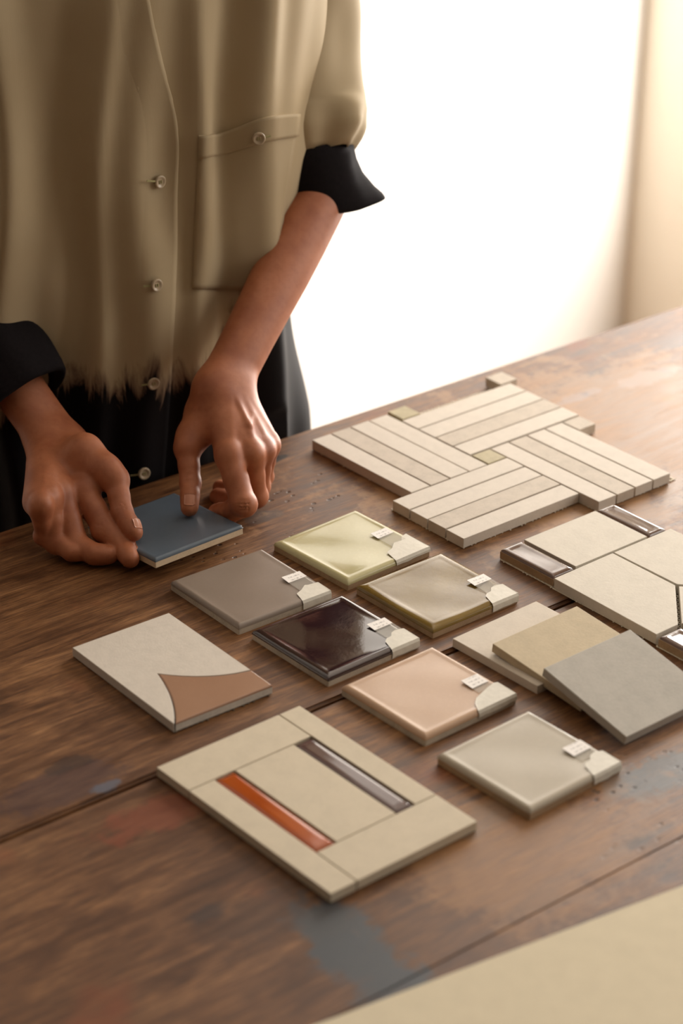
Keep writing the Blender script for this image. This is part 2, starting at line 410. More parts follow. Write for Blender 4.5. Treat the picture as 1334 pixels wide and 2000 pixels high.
def glazed_tile(pts, label, mat, body, rim=.004, ridge=.0004, wave=.00018, film=(.0285, .0485, -.007, -.034), lab=.0105, torn=None, tape_side=True, dish=0.0, drop=.0075):
    c, a = fit_rect(pts, .759)
    r = tile_root('glazed_tile', c, a, label, GT)
    hs = .0497
    prism('tile_body', rect(-hs, hs, -hs, hs), 0, .0066, body, r, bev=.0007)
    glaze_cap('glaze', .0998, .0998, .0060, .0090, mat, r, rim, ridge, wave, dish=dish)
    zt = .00925 + max(0, ridge * .6)
    f0, f1, t0, t1 = film
    # clear film strip, its far end a white printed paper label, lifted a little off the glaze
    ragged_sheet('clear_film', rect(f0, f1, t1, t0 - lab), zt, m_film, r, .0002, lift=lambda x, y: .0009 * sst(y, t1, t0 + 0) )
    lb = mesh_obj('paper_label', [(-(f1 - f0) / 2, -lab / 2, 0), ((f1 - f0) / 2, -lab / 2, 0), ((f1 - f0) / 2, lab / 2, .0006), (-(f1 - f0) / 2, lab / 2, .0010),
                                  (-(f1 - f0) / 2, -lab / 2, .0003), ((f1 - f0) / 2, -lab / 2, .0003), ((f1 - f0) / 2, lab / 2, .0009), (-(f1 - f0) / 2, lab / 2, .0013)],
                  [(3, 2, 1, 0), (4, 5, 6, 7), (0, 1, 5, 4), (1, 2, 6, 5), (2, 3, 7, 6), (3, 0, 4, 7)], m_label, r)
    lb.location = ((f0 + f1) / 2, t0 - lab / 2, zt + .0004)
    # torn masking tape over the corner, folded down the front face
    torn = torn or [(.0195, -.0500), (.0235, -.0365), (.0275, -.0335), (.0330, -.0330), (.0375, -.0285), (.0430, -.0270), (.0500, -.0300)]
    top = [(x, y, zt + .0004) for x, y in torn]
    e = .0504
    x0 = torn[0][0]
    V = top + [(.0502, -.0420, zt + .0002), (.0500, -.0485, zt - .0002)]
    n = len(V)
    cols = np.linspace(.0500, x0, 7)
    base = len(V)
    V += [(x, -.0490, zt - .0001 + .0002 * random.random()) for x in cols]
    V += [(x, -e, .0072) for x in cols]
    V += [(x, -e - .0001, .0090 - drop + random.uniform(-.0006, .0006)) for x in cols]
    F = [tuple([i for i in range(1, n)] + [base + i for i in range(7)])[::1]]
    for q in range(2):
        for i in range(6):
            F.append((base + q * 7 + i, base + q * 7 + 7 + i, base + q * 7 + 8 + i, base + q * 7 + 1 + i))
    tp = mesh_obj('tape', V, F, m_tape, r)
    # short flap over the right-hand face
    b2 = mesh_obj('tape_flap', [(e - .0004, -.0495, .0094), (e - .0004, -.033, .0096), (e + .0002, -.034, .0078), (e + .0002, -.0495, .0060 ),
                               (e - .0010, -.0495, .0094), (e - .0010, -.033, .0096), (e - .0006, -.034, .0078), (e - .0006, -.0495, .0060)],
                  [(0, 3, 2, 1), (4, 5, 6, 7), (0, 1, 5, 4), (1, 2, 6, 5), (2, 3, 7, 6), (3, 0, 4, 7)], m_tape, r)
    return r
m_gA = glaze_mat('glaze_taupe', srgb(134, 120, 108), srgb(126, 112, 99), 0.30, 0, 0.03)
m_gB = glaze_mat('glaze_pale_yellow', srgb(182, 174, 134), srgb(174, 164, 118), 0.10, 0, 0.05)
m_gC = glaze_mat('glaze_olive', srgb(122, 98, 42), srgb(96, 70, 28), 0.12, 0, 0.10)
m_gD = glaze_mat('glaze_dark_purple', srgb(46, 26, 28), srgb(40, 21, 23), 0.07, 0, 0.05, ior=1.85)
m_gE = glaze_mat('glaze_peach', srgb(186, 154, 126), srgb(180, 146, 118), 0.22, 0, 0.03)
m_gF = glaze_mat('glaze_light_grey', srgb(174, 163, 144), srgb(167, 156, 138), 0.28, 0, 0.03)
glazed_tile([(329, 1135), (508, 1068), (650, 1157), (470, 1222)], 'matte taupe grey glazed tile with taped label, beside the dark purple tile', m_gA, m_bisque, rim=.003, ridge=.0003,
            torn=[(.0190, -.050), (.0225, -.0365), (.0300, -.0335), (.0375, -.0285), (.0400, -.0300), (.0440, -.0305), (.0500, -.0315)])
glazed_tile([(533, 1058), (697, 993), (841, 1068), (677, 1138)], 'glossy pale yellow glazed tile with torn tape near the slatted mosaic', m_gB, m_bisque_br, rim=.0042, ridge=.0006, wave=.0003,
            film=(.0240, .0430, .0015, -.031), torn=[(.0085, -.0515), (.0125, -.033), (.0210, -.0305), (.0300, -.0235), (.0380, -.0250), (.0440, -.0190), (.0500, -.0180)], drop=.0042)
glazed_tile([(694, 1145), (862, 1077), (1014, 1158), (845, 1228)], 'very glossy olive green glazed tile with taped label', m_gC, m_bisque_br, rim=.0055, ridge=.0004, wave=.0004, dish=.0003)
glazed_tile([(490, 1233), (670, 1160), (820, 1245), (640, 1322)], 'very glossy dark purple brown glazed tile with taped label', m_gD, m_bisque, rim=.0045, ridge=.0005, wave=.00025)
glazed_tile([(664, 1342), (850, 1258), (1010, 1355), (826, 1440)], 'peach pink glazed tile with taped label, beside the leaning plain tiles', m_gE, m_bisque, rim=.0035, ridge=.0005,
            film=(.0270, .0450, -.009, -.030), lab=.0135, torn=[(.0078, -.0500), (.0130, -.0400), (.0195, -.0345), (.0300, -.0310), (.0400, -.0280), (.0470, -.0267), (.0500, -.0280)], drop=.0055)
glazed_tile([(853, 1478), (1035, 1382), (1216, 1490), (1030, 1580)], 'light grey glazed tile with taped label, near a blue grey stain', m_gF, m_bisque_br, rim=.0035, ridge=.0004,
            film=(.0270, .0470, -.009, -.030), lab=.0125)

# blue tile held in the two hands (tilted, clear of the table)
bB, bR_, bT = at(303, 1092, .7705), at(475, 1025, .7705), at(335, 963, .7655)
ex = bR_ - bB; ex /= np.linalg.norm(ex); ey = bT - bR_; ey -= ex * (ex @ ey); ey /= np.linalg.norm(ey); ez = np.cross(ex, ey)
bc = bB + ex * .050 + ey * .050 - ez * .009
blue = empty('glazed_tile'); bmx = Matrix.Identity(4)
for i in range(3): bmx[i][0], bmx[i][1], bmx[i][2], bmx[i][3] = ex[i], ey[i], ez[i], bc[i]
blue.matrix_world = bmx
tag(blue, 'slate blue glazed tile held up by two hands', 'tile')
m_gBl = glaze_mat('glaze_slate_blue', srgb(92, 103, 115), srgb(84, 95, 106), 0.22, 0, 0.04)
prism('tile_body', rect(-.0499, .0499, -.0499, .0499), 0, .0068, stone_mat('bisque_pale', srgb(212, 190, 160), .12, .85, .15), blue, bev=.0006)
glaze_cap('glaze', .1, .1, .0064, .0090, m_gBl, blue, .0022, .0002, .0001)

# ------------------------------------------------------------------ curved inlay tile
HC = [(140, 1265), (330, 1197), (532, 1337), (340, 1413)]
c, a = fit_rect(HC, .759)
r = tile_root('inlay_tile', c, a, 'off white stone tile with a curved pink brown glazed corner', z=TZ)
hx, hy = .0482, .0735
def qbez(p0, p1, p2, n=14): return [tuple((1 - q) ** 2 * np.array(p0) + 2 * q * (1 - q) * np.array(p1) + q * q * np.array(p2)) for q in np.linspace(0, 1, n)]
cusp = (-hx + .0330, -hy + .0700)
cv1 = qbez((hx, -hy + .0290), (-hx + .060, -hy + .0360), cusp)          # from right side to the cusp
cv2 = qbez(cusp, (-hx + .0225, -hy + .0280), (-hx + .0012, -hy))        # cusp to the near corner
curve = cv1 + cv2[1:]
gap = .0007
light = [(-hx, -hy), (-hx + .0012 - gap, -hy)] + [(x - gap * .6, y + gap * .8) for x, y in curve[::-1][1:-1]] + [(hx, -hy + .0290 + gap), (hx, hy), (-hx, hy)]
pink = [(hx, -hy)] + [(x + gap * .4, y - gap * .4) for x, y in curve[:-1]] + [(-hx + .0012 + gap, -hy)]
m_pink = glaze_mat('glaze_pink_brown', srgb(158, 122, 98), srgb(152, 115, 90), 0.28, 0, 0.02)
prism('stone_piece', light, .0010, .0090, m_stone_w, r, bev=.0003, seg=1)
gp_ = prism('glazed_piece', pink, .0010, .0070, stone_mat('bisque_white', srgb(200, 192, 180), .12, .85, .2), r, bev=0)
prism('glaze', pink, .0070, .0089, m_pink, gp_, bev=.0012, seg=3)
def mesh_backing(parent, rects, pitch=.0050, tw=.0011, mat=m_mesh, z=.0002, th=.0010):
    """fibre mesh glued under a mosaic sheet, thread ends frayed"""
    bm = bmesh.new()
    for x0, x1, y0, y1 in rects:
        fr = lambda q: q + random.uniform(-.0014, .0014)
        for x in np.arange(x0 + .001, x1, pitch): add_box(bm, (x - tw / 2, fr(y0), z), (x + tw / 2, fr(y1), z + th))
        for y in np.arange(y0 + .001, y1, pitch): add_box(bm, (fr(x0), y - tw / 2, z + th * .4), (fr(x1), y + tw / 2, z + th))
    o = bm_obj('mesh_backing', bm, mat, parent); tag(o, kind='stuff'); return o
m_mesh_dk = plain_mat('mesh_thread_dark', srgb(110, 100, 88), 0.85, 0.2, 300, 0.15)
mesh_backing(r, [(-hx + .001, hx - .001, -hy - .0005, hy - .001)], mat=m_mesh_dk)

# ------------------------------------------------------------------ framed mosaic with orange and purple bars
c, a = fit_rect([(303, 1500), (583, 1375), (938, 1605), (645, 1745)], .759)
r = tile_root('framed_mosaic', c, a, 'cream stone mosaic panel with one orange and one purple glazed bar', cat='mosaic')
m_or = glaze_mat('glaze_orange', srgb(172, 80, 22), srgb(148, 58, 16), 0.10, 0, 0.05, ior=1.7)
m_pu = glaze_mat('glaze_mauve', srgb(88, 64, 62), srgb(80, 56, 56), 0.09, 0, 0.05, ior=1.8)
k = .001
def P_(s0, s1, t0, t1, mat, name='stone_piece', h=.0088, bev=.0004):
    b_ = prism(name, rect((s0 + .5) * k, (s1 - .5) * k, (t0 + .5) * k, (t1 - .5) * k), .0012, h, mat, r, bev=bev); return b_
# the two halves of the measured panel: s across -70.5..70.5, t along -103.5..103.5
P_(-70.5, 49, 62.5, 103.5, m_stone_c); P_(49, 70.5, -58, 103.5, m_stone_c)
P_(-46, 70.5, -103.5, -58, m_stone_c)
P_(-70.5, -46, -103.5, 62.5, m_stone_c); P_(-27, 31, -58, 62.5, m_stone_c)
def bar(s0, s1, t0, t1, mat):
    x0, x1, y0, y1 = s0 * k, s1 * k, t0 * k, t1 * k
    xs = np.linspace(x0, x1, 9); ys = np.linspace(y0, y1, 24); V = []
    for y in ys:
        for x in xs:
            q = (x - (x0 + x1) / 2) / ((x1 - x0) / 2); e = min(1, min(y - y0, y1 - y) / .004)
            V.append((x, y, .0076 + .0013 * (1 - q ** 4) * (0.3 + .7 * e) - .0005 * (1 - q * q)))
    n = len(V); nx, ny = 9, 24
    ring = list(range(nx)) + [i * nx + nx - 1 for i in range(1, ny)] + [(ny - 1) * nx + j for j in range(nx - 2, -1, -1)] + [i * nx for i in range(ny - 2, 0, -1)]
    V += [(V[i][0], V[i][1], .0012) for i in ring]; kk = len(ring)
    F = grid_faces(nx, ny) + [(ring[i], n + i, n + (i + 1) % kk, ring[(i + 1) % kk]) for i in range(kk)]
    return mesh_obj('glazed_bar', V, F, mat, r, True)
o = bar(-45, -28, -57, 61.5, m_or); o['label'] = 'glossy orange glazed bar'
o = bar(32, 48, -57, 61.5, m_pu); o['label'] = 'glossy mauve glazed bar'
m_grout = plain_mat('grout', srgb(120, 106, 90), 0.9, 0.2)
prism('backing', rect(-.0695, .0695, -.1025, .1025), .0002, .0062, m_grout, r, bev=0)

# ------------------------------------------------------------------ slatted pinwheel mosaic (local: s, t in mm about its centre square)
ci = at(955, 891.5, .761)
r = tile_root('slatted_mosaic', ci, math.radians(40.35), 'pinwheel mosaic sheet of long off white stone slats', cat='mosaic')
p = 24.8; gp = 0.9
def S_(s0, s1, t0, t1, mat, name='slat'):
    return prism(name, rect((s0 + gp) * k, (s1 - gp) * k, (t0 + gp) * k, (t1 - gp) * k), .0012, .0110 + random.uniform(-.0002, .0002), mat, r, bev=.0004)
h_, L_ = p / 2, p * 6
for i in range(4):
    vein = m_stone_g
    S_(-h_ - 4 * p + i * p, -h_ - 3 * p + i * p, -h_, -h_ + L_, vein if i == 1 else m_stone_w)             # upper-left block
    S_(-h_ - L_ + p, h_, -h_ - (i + 1) * p, -h_ - i * p, vein if i == 2 else m_stone_w)                     # near block
    S_(-h_, h_ + L_ - p + 2, h_ + 1 + i * 25.5, h_ + 1 + (i + 1) * 25.5, vein if i == 1 else m_stone_w)                       # far block
    S_(h_ + i * p, h_ + (i + 1) * p, h_ - L_, h_, vein if i == 1 else m_stone_w)                            # right block
S_(-h_, h_, -h_, h_, m_stone_gr, 'square_piece')
S_(h_ + 4 * p, h_ + 5 * p, -h_, h_, m_stone_g, 'square_piece')
S_(-9, 15.8, 116, 141, m_stone_gr, 'square_piece')
S_(127, 152, 117, 142, m_stone_g, 'square_piece')
mesh_backing(r, [(-.110, -.0125, -.010, .135), (-.135, .011, -.110, -.0105), (-.012, .134, .0125, .1235), (.013, .1205, -.134, .012), (-.0085, .150, .1160, .1330)], pitch=.0048)
# ------------------------------------------------------------------ cream polygon mosaic with brown glazed bricks
cj = at(1117, 1108, .761)
r = tile_root('polygon_mosaic', cj, math.radians(40.35), 'ivory polygon mosaic sheet with small glossy brown glazed bricks', cat='mosaic')
m_br = glaze_mat('glaze_brown', srgb(100, 76, 64), srgb(80, 58, 48), 0.10, 0.3, 0.08)
def J_(pts, mat, name='stone_piece'):
    cx = np.mean([q[0] for q in pts]); cy = np.mean([q[1] for q in pts])
    pp = []
    for x, y in pts:
        d = math.hypot(x - cx, y - cy); pp.append(((x - (x - cx) / d * .9) * k, (y - (y - cy) / d * .9) * k))
    return prism(name, pp, .0014, .0110, mat, r, bev=.0004)
def brick(s0, s1, t0, t1):
    b_ = prism('brick', rect((s0 + .7) * k, (s1 - .7) * k, (t0 + .7) * k, (t1 - .7) * k), .0014, .0085, m_bisque_br, r, bev=.0003)
    g_ = glaze_cap('glaze', (s1 - s0 - 1.6) * k, (t1 - t0 - 1.6) * k, .0082, .0108, m_br, b_, .0035, .0003, .0003, n=8, dish=.0004)
    g_.location = ((s0 + s1) / 2 * k, (t0 + t1) / 2 * k, 0)
brick(-26, 2, -3, 66); J_([(3, -1.5), (96, -1.5), (96, 65), (3, 65)], m_stone_i); brick(97, 121, -2, 66)
J_([(-27, -4), (48, -3), (48, -80), (-2, -129), (-29, -129)], m_stone_i)
J_([(49, -3), (124, -3), (124, -129), (98, -129), (49, -80)], m_stone_i)
J_([(48.5, -82), (1, -129), (48.5, -176), (96, -129)], m_stone_i)
brick(-30, -2, -200, -131); brick(98, 124, -200, -131)
mesh_backing(r, [(-.0265, .1205, -.003, .065), (-.0275, .1235, -.130, -.004), (-.030, .124, -.198, -.131)])

# ------------------------------------------------------------------ three leaning plain tiles
m_dkedge = None
def leaning(Lp, Tp, Bp, zL, zT, zB, label, mat, size=None, th=.0078):
    L3, T3, B3 = at(*Lp, zL), at(*Tp, zT), at(*Bp, zB)
    x_ = T3 - L3; lx = np.linalg.norm(x_); x_ /= lx
    y_ = L3 - B3; ly = np.linalg.norm(y_); y_ -= x_ * (x_ @ y_); y_ /= np.linalg.norm(y_)
    z_ = np.cross(x_, y_)
    lx, ly = size or (lx, ly)
    o_ = L3 - y_ * ly - z_ * th          # near corner, underside
    e_ = empty('plain_tile'); mm = Matrix.Identity(4)
    for i in range(3): mm[i][0], mm[i][1], mm[i][2], mm[i][3] = x_[i], y_[i], z_[i], o_[i]
    e_.matrix_world = mm
    tag(e_, label, 'tile')
    prism('tile_slab', rect(0, lx, 0, ly), 0, th, mat, e_, bev=.0005)
    print('leaning', lx, ly, [round(v, 4) for v in o_]); return e_
leaning((884, 1247), (1045, 1175), (1045, 1341), .758, .758, .758, 'warm white plain tile lying flat, lowest of the leaning tiles', m_stone_warm, (.0995, .0995))
leaning((962, 1257), (1130, 1182), (1125, 1382), .7680, .7680, .7590, 'sand beige plain tile leaning between the white and grey tiles', m_stone_sand, (.0995, .1035))
leaning((1062, 1305), (1233, 1228), (1227, 1435), .7790, .7790, .7605, 'pale grey plain tile leaning on top of the beige tile', m_stone_grey, (.0995, .0950))
# ------------------------------------------------------------------ person: implicit-surface body
def smin(a, b, k):
    h = np.clip(0.5 + 0.5 * (b - a) / k, 0, 1)
    return b + (a - b) * h - k * h * (1 - h)
class Field:
    """signed distance samples on a box of voxels; capsules are blended in locally"""
    def __init__(self, lo, hi, res):
        self.lo = np.array(lo, float); self.res = res
        self.n = np.ceil((np.array(hi) - self.lo) / res).astype(int) + 1
        self.D = np.full(self.n, 0.05, np.float32)
        self.ax = [(self.lo[i] + res * np.arange(self.n[i])).astype(np.float32) for i in range(3)]
    def sl(self, lo, hi):
        i0 = np.clip(np.floor((np.array(lo) - self.lo) / self.res).astype(int), 0, self.n - 1)
        i1 = np.clip(np.ceil((np.array(hi) - self.lo) / self.res).astype(int) + 1, 1, self.n)
        return tuple(slice(a, max(b, a + 1)) for a, b in zip(i0, i1))
    def pts(self, s):
        return np.meshgrid(self.ax[0][s[0]], self.ax[1][s[1]], self.ax[2][s[2]], indexing='ij')
    @staticmethod
    def cone(X, Y, Z, a, b, ra, rb):
        d = b - a; L2 = float(d @ d) + 1e-12
        px, py, pz = X - a[0], Y - a[1], Z - a[2]
        q = np.clip((px * d[0] + py * d[1] + pz * d[2]) / L2, 0, 1)
        return np.sqrt((px - q * d[0]) ** 2 + (py - q * d[1]) ** 2 + (pz - q * d[2]) ** 2) - (ra + (rb - ra) * q)
    def add(self, prims, k_in, k_out, sub=False):
        """prims: list of (a, b, ra, rb) blended with k_in, the group blended into the field with k_out"""
        P = np.array([p[0] for p in prims] + [p[1] for p in prims]); R = max(max(p[2], p[3]) for p in prims)
        m = R + k_out * 1.5 + .012
        s = self.sl(P.min(0) - m, P.max(0) + m); X, Y, Z = self.pts(s); g = None
        for a, b, ra, rb in prims:
            d = self.cone(X, Y, Z, np.asarray(a, float), np.asarray(b, float), ra, rb)
            g = d if g is None else smin(g, d, k_in)
        self.D[s] = -smin(-self.D[s], g, k_out) if sub else smin(self.D[s], g, k_out)
    def strands(self, strs, k_in, k_out):
        """each strand: points and radii along a smooth limb, no bulge where its segments meet"""
        P = np.concatenate([q[0] for q in strs]); m = max(max(q[1]) for q in strs) + k_out * 1.5 + .012
        s = self.sl(P.min(0) - m, P.max(0) + m); X, Y, Z = self.pts(s); g = None
        for pts, rr in strs:
            f = None
            for i in range(len(pts) - 1):
                d = self.cone(X, Y, Z, pts[i], pts[i + 1], rr[i], rr[i + 1]); f = d if f is None else np.minimum(f, d)
            g = f if g is None else smin(g, f, k_in)
        self.D[s] = smin(self.D[s], g, k_out)
    def merge(self, other, k): self.D = smin(self.D, other.D, k)
    def mesh(self):
        D = self.D; S = D < 0; nx, ny, nz = (self.n - 1)
        ncell = nx * ny * nz; acc = np.zeros((ncell, 3)); cnt = np.zeros(ncell); quads = []
        cid = lambda i, j, k_: (i * ny + j) * nz + k_
        for ax in range(3):
            sa = [slice(None)] * 3; sb = [slice(None)] * 3; sa[ax] = slice(0, -1); sb[ax] = slice(1, None)
            A, B = D[tuple(sa)], D[tuple(sb)]
            idx = np.argwhere(S[tuple(sa)] != S[tuple(sb)])
            o1, o2 = [q for q in range(3) if q != ax]
            lim = np.array([nx, ny, nz])
            ok = (idx[:, o1] >= 1) & (idx[:, o1] < lim[o1]) & (idx[:, o2] >= 1) & (idx[:, o2] < lim[o2])
            idx = idx[ok]
            if not len(idx): continue
            a = A[tuple(idx.T)]; b = B[tuple(idx.T)]; tt = a / (a - b)
            pos = idx.astype(float); pos[:, ax] += tt
            ring = []
            for d1, d2 in ((-1, -1), (0, -1), (0, 0), (-1, 0)):
                c_ = idx.copy(); c_[:, o1] += d1; c_[:, o2] += d2
                q = cid(c_[:, 0], c_[:, 1], c_[:, 2]); ring.append(q)
                for m_ in range(3): acc[:, m_] += np.bincount(q, pos[:, m_], ncell)
                cnt += np.bincount(q, minlength=ncell)
            ring = np.stack(ring, 1)
            inside_a = a < 0
            flip = inside_a if ax != 1 else ~inside_a
            ring[~flip] = ring[~flip][:, ::-1]
            quads.append(ring)
        quads = np.concatenate(quads); used = cnt > 0
        remap = np.full(ncell, -1); remap[used] = np.arange(used.sum())
        V = acc[used] / cnt[used][:, None] * self.res + self.lo
        return V, remap[quads]
def relax(V, Q, it=2, lam=0.5):
    for _ in range(it):
        acc = np.zeros_like(V); cnt = np.zeros(len(V))
        for i in range(4):
            a, b = Q[:, i], Q[:, (i + 1) % 4]
            for m_ in range(3):
                acc[:, m_] += np.bincount(a, V[b, m_], len(V)) + np.bincount(b, V[a, m_], len(V))
            cnt += np.bincount(a, minlength=len(V)) + np.bincount(b, minlength=len(V))
        V = V + lam * (acc / np.maximum(cnt, 1)[:, None] - V)
    return V
nrm = lambda q: q / np.linalg.norm(q)

def chain(start, spec):
    pts = [start]
    for sp in spec:
        if len(sp) == 2 and np.ndim(sp[0]) == 1 and len(sp[0]) == 2: pts.append(at(*sp[0], sp[1]))       # (pixel, height)
        else: pts.append(sol(pts[-1], sp[0], sp[1], sp[2]))
    return pts

# right hand (image left): holds the tile's left corner
R_ = {}
tip = at(254, 1091, .763); dip = sol(tip, (242, 1069), .020); pip_ = sol(dip, (206, 1034), .026); R_['i'] = [sol(pip_, (162, 958), .045), pip_, dip, tip]
mm_ = sol(at(150, 1064, .763), (120, 964), .050)
R_['m'] = [mm_, at(149, 1064, .763), at(184, 1082, .761), at(213, 1084, .761)]
rm_ = sol(mm_, (95, 972), .020, False); R_['r'] = [rm_, at(110, 1056, .766), at(140, 1078, .761), at(166, 1078, .761)]
pm_ = sol(rm_, (80, 988), .017, False); R_['p'] = [pm_, at(86, 1046, .770), at(108, 1066, .762), at(128, 1070, .761)]
tip = at(262, 1040, .7785); ip_ = sol(tip, (239, 1002), .026); mp_ = sol(ip_, (226, 938), .034)
R_['t'] = [sol(mp_, (164, 884), .044), mp_, ip_, tip]
R_['w'] = sol(mm_, (110, 863), .080)
R_['e'] = R_['w'] + .245 * nrm(np.array([-.184, .16, .19]))
# left hand (image right): thumb on the tile, fingers curled under its far edge
L_h = {}
tip = at(370, 992, .7765); ip_ = sol(tip, (372, 944), .028); mp_ = sol(ip_, (366, 876), .034)
L_h['t'] = [sol(mp_, (398, 806), .045), mp_, ip_, tip]
it_ = at(424, 1001, .759); id_ = sol(it_, (446, 1002), .020, False); ipp = sol(id_, (475, 984), .026, False)
im_ = sol(ipp, (447, 890), .048); L_h['i'] = [im_, ipp, id_, it_]
mm_ = sol(im_, (490, 887), .021); mpp = sol(mm_, (498, 968), .046); L_h['m'] = [mm_, mpp, sol(mpp, (458, 982), .027), sol(sol(mpp, (458, 982), .027), (426, 970), .022)]
rm_ = sol(mm_, (513, 880), .019); rpp = sol(rm_, (506, 950), .042); L_h['r'] = [rm_, rpp, sol(rpp, (462, 962), .026), sol(sol(rpp, (462, 962), .026), (430, 952), .021)]
pm_ = sol(rm_, (525, 870), .017); ppp = sol(pm_, (515, 930), .034); L_h['p'] = [pm_, ppp, sol(ppp, (480, 945), .022), sol(sol(ppp, (480, 945), .022), (455, 948), .018)]
L_h['w'] = sol(im_, (438, 752), .079)
L_h['e'] = sol(L_h['w'], (645, 345), .262); print('elbow', L_h['e'])

def arm_mesh(H, side, res=.0014):
    allp = np.array([q for k_ in 'imrpt' for q in H[k_]] + [H['w'], H['e']])
    lo_, hi_ = allp.min(0) - .045, allp.max(0) + .045
    A = Field(lo_, hi_, res); B = Field(lo_, hi_, res)
    wv, ev = H['w'], H['e']
    lat = nrm(H['p'][0] - H['i'][0]); fwd = nrm((H['m'][0] + H['i'][0]) / 2 - wv)
    lat = nrm(lat - fwd * (lat @ fwd)); dor = np.cross(fwd, lat)
    if dor @ (CAMP - wv) < 0: dor = -dor
    # forearm, oval at the wrist
    ax = nrm(wv - ev); latf = nrm(lat - ax * (lat @ ax))
    strs = []
    qs = np.array([-.012, 0, .03, .06, .10, .14, .18, .22, np.linalg.norm(wv - ev)])
    for sgn in (-1, 1):
        offs = np.interp(qs, [0, .05, .15, .26], [.0098, .0085, .0085, .006]) * sgn
        rr = np.interp(qs, [-.012, 0, .04, .10, .16, .22, .27], [.0150, .0158, .0162, .0182, .0208, .0218, .0215])
        strs.append((np.array([wv - ax * q + latf * o_ for q, o_ in zip(qs, offs)]), list(rr)))
    A.strands(strs, .018, .004)
    # carpus and palm
    base = {'i': -.0135, 'm': -.0045, 'r': .0050, 'p': .0130}
    palm = []
    for f_, o_ in base.items():
        c0 = wv + lat * o_ + fwd * .004
        palm.append((c0, H[f_][0] - dor * .002, .0145, .0112 if f_ != 'p' else .0100))
    c1, c2 = wv + lat * .010 + fwd * .020 - dor * .010, H['p'][0] - fwd * .015 - dor * .008
    palm.append((c1, c2, .0120, .0100))                                   # heel of the hand
    palm.append((wv - lat * .012 + fwd * .012 - dor * .004, H['t'][0], .0145, .0150))
    A.add(palm, .014, .014)
    th = H['t']
    A.add([(th[0], th[1], .0160, .0118), (wv - lat * .006 + fwd * .02 - dor * .006, th[1] - .3 * (th[1] - th[0]), .013, .0125)], .012, .012)
    A.add([((H['i'][0] * .55 + wv * .45), th[1] * .6 + th[0] * .4, .0085, .0090)], .01, .012)   # web of the thumb
    # knuckles and tendons on the back of the hand
    for f_, rr in (('i', .0082), ('m', .0086), ('r', .0078), ('p', .0072)):
        kn = H[f_][0] + dor * .0045
        A.add([(kn - fwd * .002, kn + fwd * .002, rr, rr)], .004, .006)
        A.add([(wv + lat * base[f_] * .5 + dor * .0135 + fwd * .012, kn + dor * .0035 - fwd * .006, .0016, .0024)], .003, .0045)
    if side == 'L':      # a vein crossing the tendons
        a0 = wv * .45 + H['r'][0] * .55 + dor * .0125; a1 = wv * .30 + H['m'][0] * .70 + dor * .0125; a2 = wv * .70 + H['m'][0] * .30 + dor * .0135 - lat * .006
        A.add([(a0, a1, .0014, .0016), (a1, a2, .0016, .0013)], .003, .003)
    A.add([(wv + lat * .0155 + dor * .007 - fwd * .006, wv + lat * .0155 + dor * .007 - fwd * .010, .0070, .0066)], .004, .006)   # ulna bump
    rad = {'i': (.0126, .0119, .0101, .0080), 'm': (.0120, .0113, .0097, .0078), 'r': (.0106, .0096, .0084, .0068),
           'p': (.0096, .0084, .0074, .0061), 't': (.0120, .0108, .0098, .0075)}
    for f_ in 'pmrit':
        q = H[f_]; r_ = rad[f_]; pr = []
        for i in range(3):
            a_, b_ = q[i], q[i + 1]
            if i == 0 and f_ == 't': a_ = q[1] - .3 * (q[1] - q[0])
            mid = (a_ + b_) / 2; waist = .94 if i < 2 else 1.0
            pr += [(a_, mid, r_[i] if not (f_ == 't' and i == 0) else .0112, (r_[i] + r_[i + 1]) / 2 * waist), (mid, b_, (r_[i] + r_[i + 1]) / 2 * waist, r_[i + 1])]
        # fingertip pulp
        d_ = nrm(q[3] - q[2])
        pr.append((q[3] - d_ * .006, q[3] - d_ * .0005, r_[3] * 1.10, r_[3] * .98))
        B.add(pr, .003, .0009)
        # wrinkles over the middle joint, on the dorsal side
        bend = nrm(q[2] - q[1]) - nrm(q[1] - q[0])
        out = -nrm(bend) if np.linalg.norm(bend) > .15 else dor
        ax_ = nrm(q[2] - q[0]); sd = nrm(np.cross(ax_, out))
        if f_ != 't':
            B.add([(q[1] + out * .0022 - sd * .001, q[1] + out * .0022 + sd * .001, r_[1] * .92, r_[1] * .92)], .002, .003)
    A.merge(B, .0055)
    for f_ in 'it':       # creases
        q = H[f_]; j = 2 if f_ == 't' else 1; rj = rad[f_][j]
        ax_ = nrm(q[j + 1] - q[j - 1]); d3 = nrm((CAMP - q[j]) - ax_ * ((CAMP - q[j]) @ ax_)); sd = np.cross(ax_, d3)
        for off in (-.0042, -.0014, .0016, .0042):
            cpt = q[j] + ax_ * off + d3 * (rj + .0010)
            A.add([(cpt - sd * .0045 - d3 * .0016, cpt, .0006, .0007), (cpt, cpt + sd * .0045 - d3 * .0016, .0007, .0006)], .001, .0012, sub=True)
    V, Q = A.mesh()
    V = relax(V, Q, 2, .5)
    # keep everything up to where the sleeve hides it
    return V, Q, dor
t = NT('skin'); v = t.coord()
n1 = t.noise(v, 28, 4, 0.6); n2 = t.noise(v, 900, 3, 0.6); n3 = t.noise(v, 170, 3, 0.6)
cc_ = t.ramp(n1, [(0.30, srgb(150, 86, 56)), (0.55, srgb(172, 106, 72)), (0.75, srgb(184, 118, 84))])
cc_ = t.mix(t.mrange(n3, 0.5, 0.75, 0, 0.25), cc_, srgb(140, 74, 50))
t.bset(Base_Color=cc_, Roughness=0.50, Specular_IOR_Level=0.42, Subsurface_Weight=0.12, Subsurface_Scale=0.006)
t.b.inputs['Subsurface Radius'].default_value = (1.0, .35, .15)
